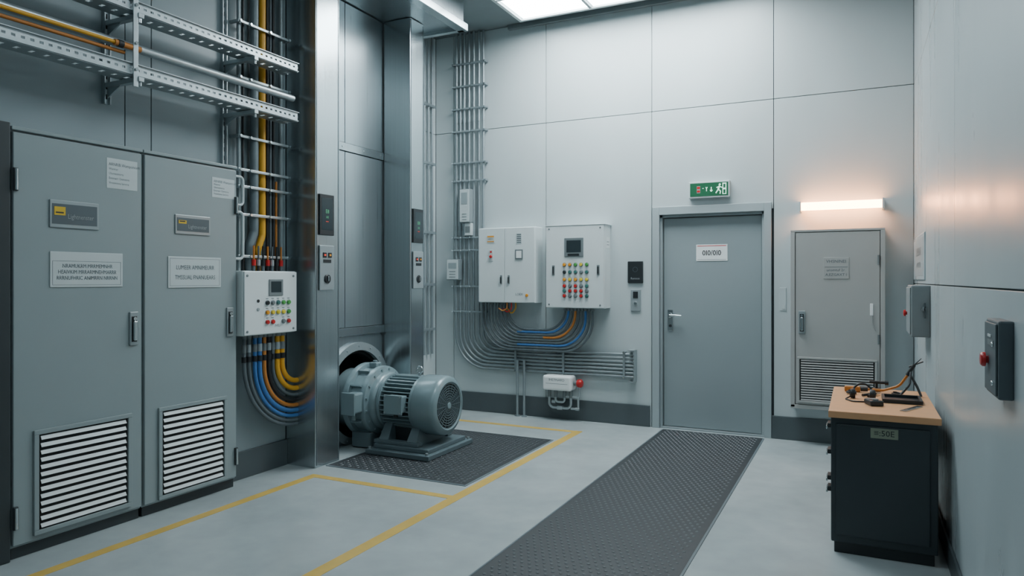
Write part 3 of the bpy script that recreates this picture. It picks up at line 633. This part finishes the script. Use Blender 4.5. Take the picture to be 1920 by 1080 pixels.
bar(-1.174,2.335,-1.186,2.303,.015,E_EXW); bar(-1.172,2.33,-1.150,2.318,.008,E_EXW); bar(-1.178,2.33,-1.202,2.320,.008,E_EXW); bar(-1.186,2.303,-1.165,2.286,.010,E_EXW); bar(-1.165,2.286,-1.170,2.260,.009,E_EXW); bar(-1.186,2.303,-1.208,2.268,.010,E_EXW)
g.box(-1.148,-1.112,2.256,2.362,.053,.0536,E_EXW); g.box(-1.140,-1.120,2.262,2.300,.0537,.054,E_GREEN); g.box(-1.140,-1.120,2.315,2.352,.0537,.054,E_GREEN)
obj(g,'sign_face',e,label='green face with white pictograms and running figure')

# warm lamp
e=thing('wall_lamp',(-.14,6.83,2.04),'horizontal wall tube lamp glowing warm white','lamp')
g=G(F); g.box(-.47,.19,2.075,2.125,-.002,.018,M_LABEL,.005); g.box(-.475,-.458,2.055,2.145,-.002,.15,M_LABEL,.004); g.box(.178,.195,2.055,2.145,.0,.15,M_LABEL,.004); obj(g,'lamp_base',e)
g=G(F); g.lathe((-.458,2.10,.11),(1,0,0),[(.034,0),(.036,.01),(.036,.626),(.034,.636)],E_WARM,20); obj(g,'lamp_tube',e,label='glowing warm white tube')

# small wall cabinet
F=FB(6.70)
e=thing('wall_cabinet',(-.17,6.79,.33),'grey wall cabinet with louvred lower vent beneath the lamp','cabinet')
g=G(F); g.box(-.53,.19,.33,1.885,-.1795,-.02,M_CABW,.006); g.box(-.54,.20,1.87,1.89,-.178,.004,M_CABW,.003); g.box(-.54,-.505,.33,1.87,-.06,.004,M_CABW,.003); g.box(.165,.2,.33,1.87,-.06,.004,M_CABW,.003); g.box(-.54,.2,.32,.355,-.178,.004,M_CABW,.003); obj(g,'cabinet_body',e)
g=G(F); g.box(-.50,.16,.36,1.865,-.02,0,M_CABW,.004); d=obj(g,'cabinet_door',e)
g=G(F); louvre(g,-.485,.14,.375,.775,17,M_CABW,M_VENT,M_CABW,.018); obj(g,'vent_grille',d)
lock(d,-.448,1.08,.055,.2,F)
g=G(F); g.box(-.275,-.075,1.46,1.645,0,.004,M_CABW,.002); g.box(-.265,-.085,1.56,1.563,.004,.005,M_INK)
g.text('VHSNINEI',.036,-.175,1.61,.005,M_INK); g.text('uromtuf 2r.',.032,-.175,1.535,.005,M_INK); g.text('A,EZGAXT I',.032,-.175,1.495,.005,M_INK); obj(g,'label_plate',d)
g=G(F); g.box(.085,.11,1.15,1.25,0,.006,M_WHITE,.003); g.tube(fil([(.10,1.15,.006),(.10,1.08,.01),(.13,1.02,.006)],.03),.004,M_CABW,8); obj(g,'seal_tag',d)
for b in (.95,1.62):
    g=G(F); g.cyl((.150,b-.04,.006),(.150,b+.04,.006),.008,M_GREYB,10); obj(g,'hinge',d)

# ------------------------------------------------------------------ tool cabinet
e=thing('tool_cabinet',(.113,4.57,0),'charcoal steel tool cabinet with wooden top beside the wall','cabinet')
g=G(); g.box(-.118,.345,4.15,5.02,.0,.07,M_DK,.004); obj(g,'plinth',e)
g=G(); g.box(-.133,.36,4.135,5.04,.06,.722,M_CHAR,.006); obj(g,'cabinet_body',e)
g=G(); g.box(-.145,.372,4.105,5.06,.722,.758,M_WOOD,.004); obj(g,'wooden_top',e,label='light brown wooden worktop')
g=G(FB(4.135)); g.box(-.11,.325,.10,.69,0,.012,M_CHAR,.006); d=obj(g,'cabinet_door',e)
g=G(FB(4.123)); g.box(.055,.182,.63,.682,0,.003,M_PLG,.001); g.text('\u2261:50E',.042,.118,.656,.0036,M_INKD); obj(g,'nameplate',d,label='greenish metal number plate')
for z in (.67,.53,.39,.33):
    g=G(); g.box(-.152,-.133,4.16,4.24,z-.012,z+.012,M_DK,.003); g.box(-.158,-.150,4.15,4.25,z-.018,z+.0,M_CHROME,.003); obj(g,'drawer_handle',e)
ZT=.7585
g=G(); g.box(.12,.32,4.50,4.72,ZT,ZT+.006,M_DK,.002)
for (a0,a1,b0,b1) in ((.12,.32,4.50,4.515),(.12,.32,4.705,4.72),(.12,.135,4.515,4.705),(.305,.32,4.515,4.705)): g.box(a0,a1,b0,b1,ZT+.006,ZT+.022,M_DK,.002)
obj(g,'parts_tray',label='small black parts tray on wooden worktop',category='tray')
X=Matrix.Translation((.255,4.35,ZT))@Matrix.Rotation(math.radians(-25),4,'Z')
g=G(); g.box(-.016,.016,-.11,.11,0,.004,M_CHROME,.001,X)
for k in range(10): g.box(-.014,-.004,-.1+.02*k,-.098+.02*k,.004,.0045,M_INKD,0,X)
obj(g,'steel_ruler',label='short steel ruler lying on the worktop',category='ruler')
e=thing('headset',(.0,4.55,ZT),'small black headset on wooden worktop','headset')
g=G(); cx,cy=.02,4.60
g.tube([(cx-.052*math.cos(q),cy+.02*math.sin(q),ZT+.03+.055*math.sin(q)) for q in [math.pi*k/16 for k in range(17)]],.006,M_CBLK,10); obj(g,'headband',e)
for sx in (-1,1):
    g=G(); g.lathe((cx+sx*.052,cy,ZT+.029),(sx,0,0),[(.026,-.014),(.029,-.008),(.027,.010),(.018,.016)],M_DK,20); obj(g,'ear_cup',e)
g=G(); g.tube(fil([(cx-.06,cy,ZT+.012),(cx-.09,4.53,ZT+.004),(cx-.05,4.45,ZT+.004),(cx+.02,4.47,ZT+.004),(cx+.01,4.52,ZT+.004)],.03),.004,M_CBLK,8); obj(g,'headset_cable',e)
e=thing('multimeter',(.09,4.38,ZT),'small black handheld meter with dial','meter')
X=Matrix.Translation((.075,4.40,ZT))@Matrix.Rotation(math.radians(20),4,'Z')
g=G(); g.box(-.035,.035,-.05,.05,0,.03,M_DK,.007,X); obj(g,'meter_body',e)
g=G(); g.box(-.025,.025,.008,.04,.030,.032,M_GREYB,0,X); g.lathe(X@Vector((0,-.022,.030)),(0,0,1),[(.015,0),(.015,.006),(.010,.008)],M_GREYB,18); obj(g,'meter_face',e)
e=thing('bent_arm_tool',(.15,4.85,ZT),'orange arm tool with black pointed head leaning on worktop','tool')
g=G(); g.box(-.08,.01,4.85,4.89,ZT,ZT+.034,M_CORG,.008); g.cyl((.01,4.87,ZT+.018),(.05,4.87,ZT+.020),.014,M_DK,14); obj(g,'tool_grip',e)
g=G(); g.tube(fil([(.045,4.87,ZT+.020),(.13,4.87,ZT+.018),(.22,4.87,ZT+.05),(.27,4.86,ZT+.13)],.08),.0075,M_CORG,10); obj(g,'tool_arm',e)
g=G(); g.cyl((.262,4.862,ZT+.12),(.30,4.855,ZT+.185),.012,M_DK,12,.009); g.cyl((.30,4.855,ZT+.185),(.335,4.85,ZT+.225),.004,M_DK,8,.002); g.cyl((.270,4.86,ZT+.170),(.345,4.86,ZT+.205),.004,M_DK,8)
g.tube(fil([(.28,4.85,ZT+.14),(.27,4.80,ZT+.07),(.22,4.78,ZT+.007)],.05),.007,M_DK,8); g.tube(fil([(.275,4.86,ZT+.13),(.31,4.82,ZT+.06),(.33,4.79,ZT+.007)],.04),.007,M_DK,8)
obj(g,'tool_head',e,label='black pointed tool head')
e=thing('pliers',(.08,4.74,ZT),'black pliers lying on the wooden worktop','pliers')
g=G(); g.tube([(.02,4.68,ZT+.009),(.05,4.71,ZT+.011),(.085,4.75,ZT+.010)],.008,M_CBLK,8); g.tube([(.05,4.66,ZT+.009),(.065,4.70,ZT+.011),(.088,4.75,ZT+.010)],.008,M_DK,8); obj(g,'plier_grips',e)
g=G(); g.cyl((.087,4.752,ZT+.002),(.087,4.752,ZT+.018),.014,M_CHROME,12); g.cyl((.087,4.752,ZT+.01),(.115,4.80,ZT+.01),.010,M_CHROME,8,.003); obj(g,'plier_jaws',e)
e=thing('clamp_tool',(.2,4.95,ZT),'black handled clamp tool standing on the worktop','tool')
g=G(); g.box(.08,.12,4.92,4.98,ZT,ZT+.02,M_DK,.004); g.cyl((.10,4.95,ZT+.02),(.10,4.95,ZT+.06),.008,M_DK,10); obj(g,'tool_stand',e)
g=G(); g.cyl((.06,4.95,ZT+.055),(.15,4.95,ZT+.055),.009,M_DK,10); g.cyl((.145,4.95,ZT+.055),(.165,4.95,ZT+.055),.014,M_DK,12); obj(g,'tool_bar',e)
for k,(x,y,r) in enumerate(((-.04,4.76,.025),(.20,4.80,.022))):
    g=G(); g.tube([(x+r*math.cos(t),y+r*math.sin(t)*1.2,ZT+.005+.001*t) for t in [i*.4 for i in range(38)]],.004,M_CBLK,6); obj(g,'cable_coil',label='small black coil of thin cable on worktop',category='cable',group='cable coils')

# ------------------------------------------------------------------ right wall boxes
F=FR(RX)
e=thing('switch_box',(.36,5.52,1.08),'grey wall switch box with slim lever and red button','switch box')
g=G(F); g.box(-5.74,-5.33,1.075,1.415,-.002,.11,M_SWL,.008); obj(g,'box_body',e)
g=G(F); g.box(-5.725,-5.345,1.09,1.40,.11,.118,M_SWL,.004); obj(g,'box_cover',e)
g=G(F); g.lathe((-5.64,1.22,.118),(0,0,1),[(.012,0),(.012,.008),(.022,.008),(.022,.018),(.017,.022)],M_RED,20); obj(g,'red_button',e,label='small red mushroom button')
g=G(F); g.cyl((-5.33,1.26,.04),(-5.316,1.26,.04),.014,M_SWL,14); g.box(-5.322,-5.316,1.20,1.30,.028,.038,M_SWB,.002); obj(g,'lever',e)
e=thing('emergency_stop_box',(.40,2.69,1.085),'dark grey wall box with red mushroom stop button','switch box')
g=G(F); g.box(-2.80,-2.575,1.085,1.325,-.002,.04,M_SWB,.006); obj(g,'box_body',e)
g=G(F); g.box(-2.79,-2.585,1.095,1.315,.04,.046,M_SWB,.004); g.box(-2.72,-2.62,1.245,1.262,.046,.048,M_GREYB); g.box(-2.72,-2.66,1.27,1.278,.046,.048,M_LABEL); obj(g,'box_cover',e)
g=G(F); g.lathe((-2.72,1.195,.046),(0,0,1),[(.012,0),(.012,.006),(.023,.008),(.023,.016),(.018,.021)],M_RED,24); obj(g,'stop_button',e,label='red mushroom stop button')
for b in (1.25,1.13):
    g=G(F); g.knob(-2.63,b,.046,.008,.005,M_CHROME,12); obj(g,'screw',e)
e=thing('notice_plate',(.41,6.2,1.45),'pale framed notice plate on glossy grey wall','notice')
g=G(F); g.box(-6.75,-5.72,1.45,1.79,-.002,.010,M_WALLR,.006); obj(g,'plate_frame',e)
g=G(F); g.box(-6.70,-5.77,1.48,1.76,.010,.011,M_DFRM,.0004); g.text('KEMERIUNE',.09,-6.2,1.66,.0118,M_SWL); g.text('ARNN IHRMURN',.06,-6.2,1.56,.0118,M_SWL); obj(g,'plate_face',e)

# ------------------------------------------------------------------ ceiling light and added fill panels
def clight(x0,x1,y0,y1,m,label):
    e=thing('ceiling_light',((x0+x1)/2,(y0+y1)/2,4.11),label,'light','ceiling light panels')
    g=G(); w=.035
    g.box(x0,x1,y0,y0+w,4.11,4.199,M_LABEL,.003); g.box(x0,x1,y1-w,y1,4.11,4.199,M_LABEL,.003); g.box(x0,x0+w,y0+w,y1-w,4.11,4.199,M_LABEL,.003); g.box(x1-w,x1,y0+w,y1-w,4.11,4.199,M_LABEL,.003)
    n=3
    for k in range(1,n): xx=x0+(x1-x0)*k/n; g.box(xx-.014,xx+.014,y0+w,y1-w,4.11,4.16,M_SWL,.002)
    yy=(y0+y1)/2; g.box(x0+w,x1-w,yy-.014,yy+.014,4.11,4.16,M_SWL,.002)
    obj(g,'light_frame',e)
    for k in range(n):
        for (q0,q1) in ((y0+w+.002,yy-.016),(yy+.016,y1-w-.002)):
            a=x0+w+(x1-x0-2*w)*k/n+.016; b=x0+w+(x1-x0-2*w)*(k+1)/n-.016
            g=G(); g.box(a,b,q0,q1,4.13,4.135,m); obj(g,'light_diffuser',e,label='glowing cool white diffuser')
clight(-3.14,-.80,5.40,6.60,E_LIGHT,'large square cool white ceiling light panel')
clight(-2.3,-.7,2.6,3.8,E_FILL2,'added cool white fill panel out of view')  # unseen panel, added for fill light
clight(-2.3,-.7,-.8,.4,E_FILL3,'added cool white fill panel out of view')  # unseen panel at the camera end, added for fill light

w=bpy.data.worlds.new('world'); bpy.context.scene.world=w; w.use_nodes=True
w.node_tree.nodes['Background'].inputs[0].default_value=(.5,.6,.65,1); w.node_tree.nodes['Background'].inputs[1].default_value=.05

cd=bpy.data.cameras.new('camera'); co=bpy.data.objects.new('camera',cd); C.objects.link(co)
cd.sensor_width=36; cd.lens=36*1327/1920; cd.shift_y=-15/1920; cd.clip_start=.05
co.location=(0,0,1.45); co.rotation_euler=(math.radians(90),0,math.radians(26.1))
bpy.context.scene.camera=co
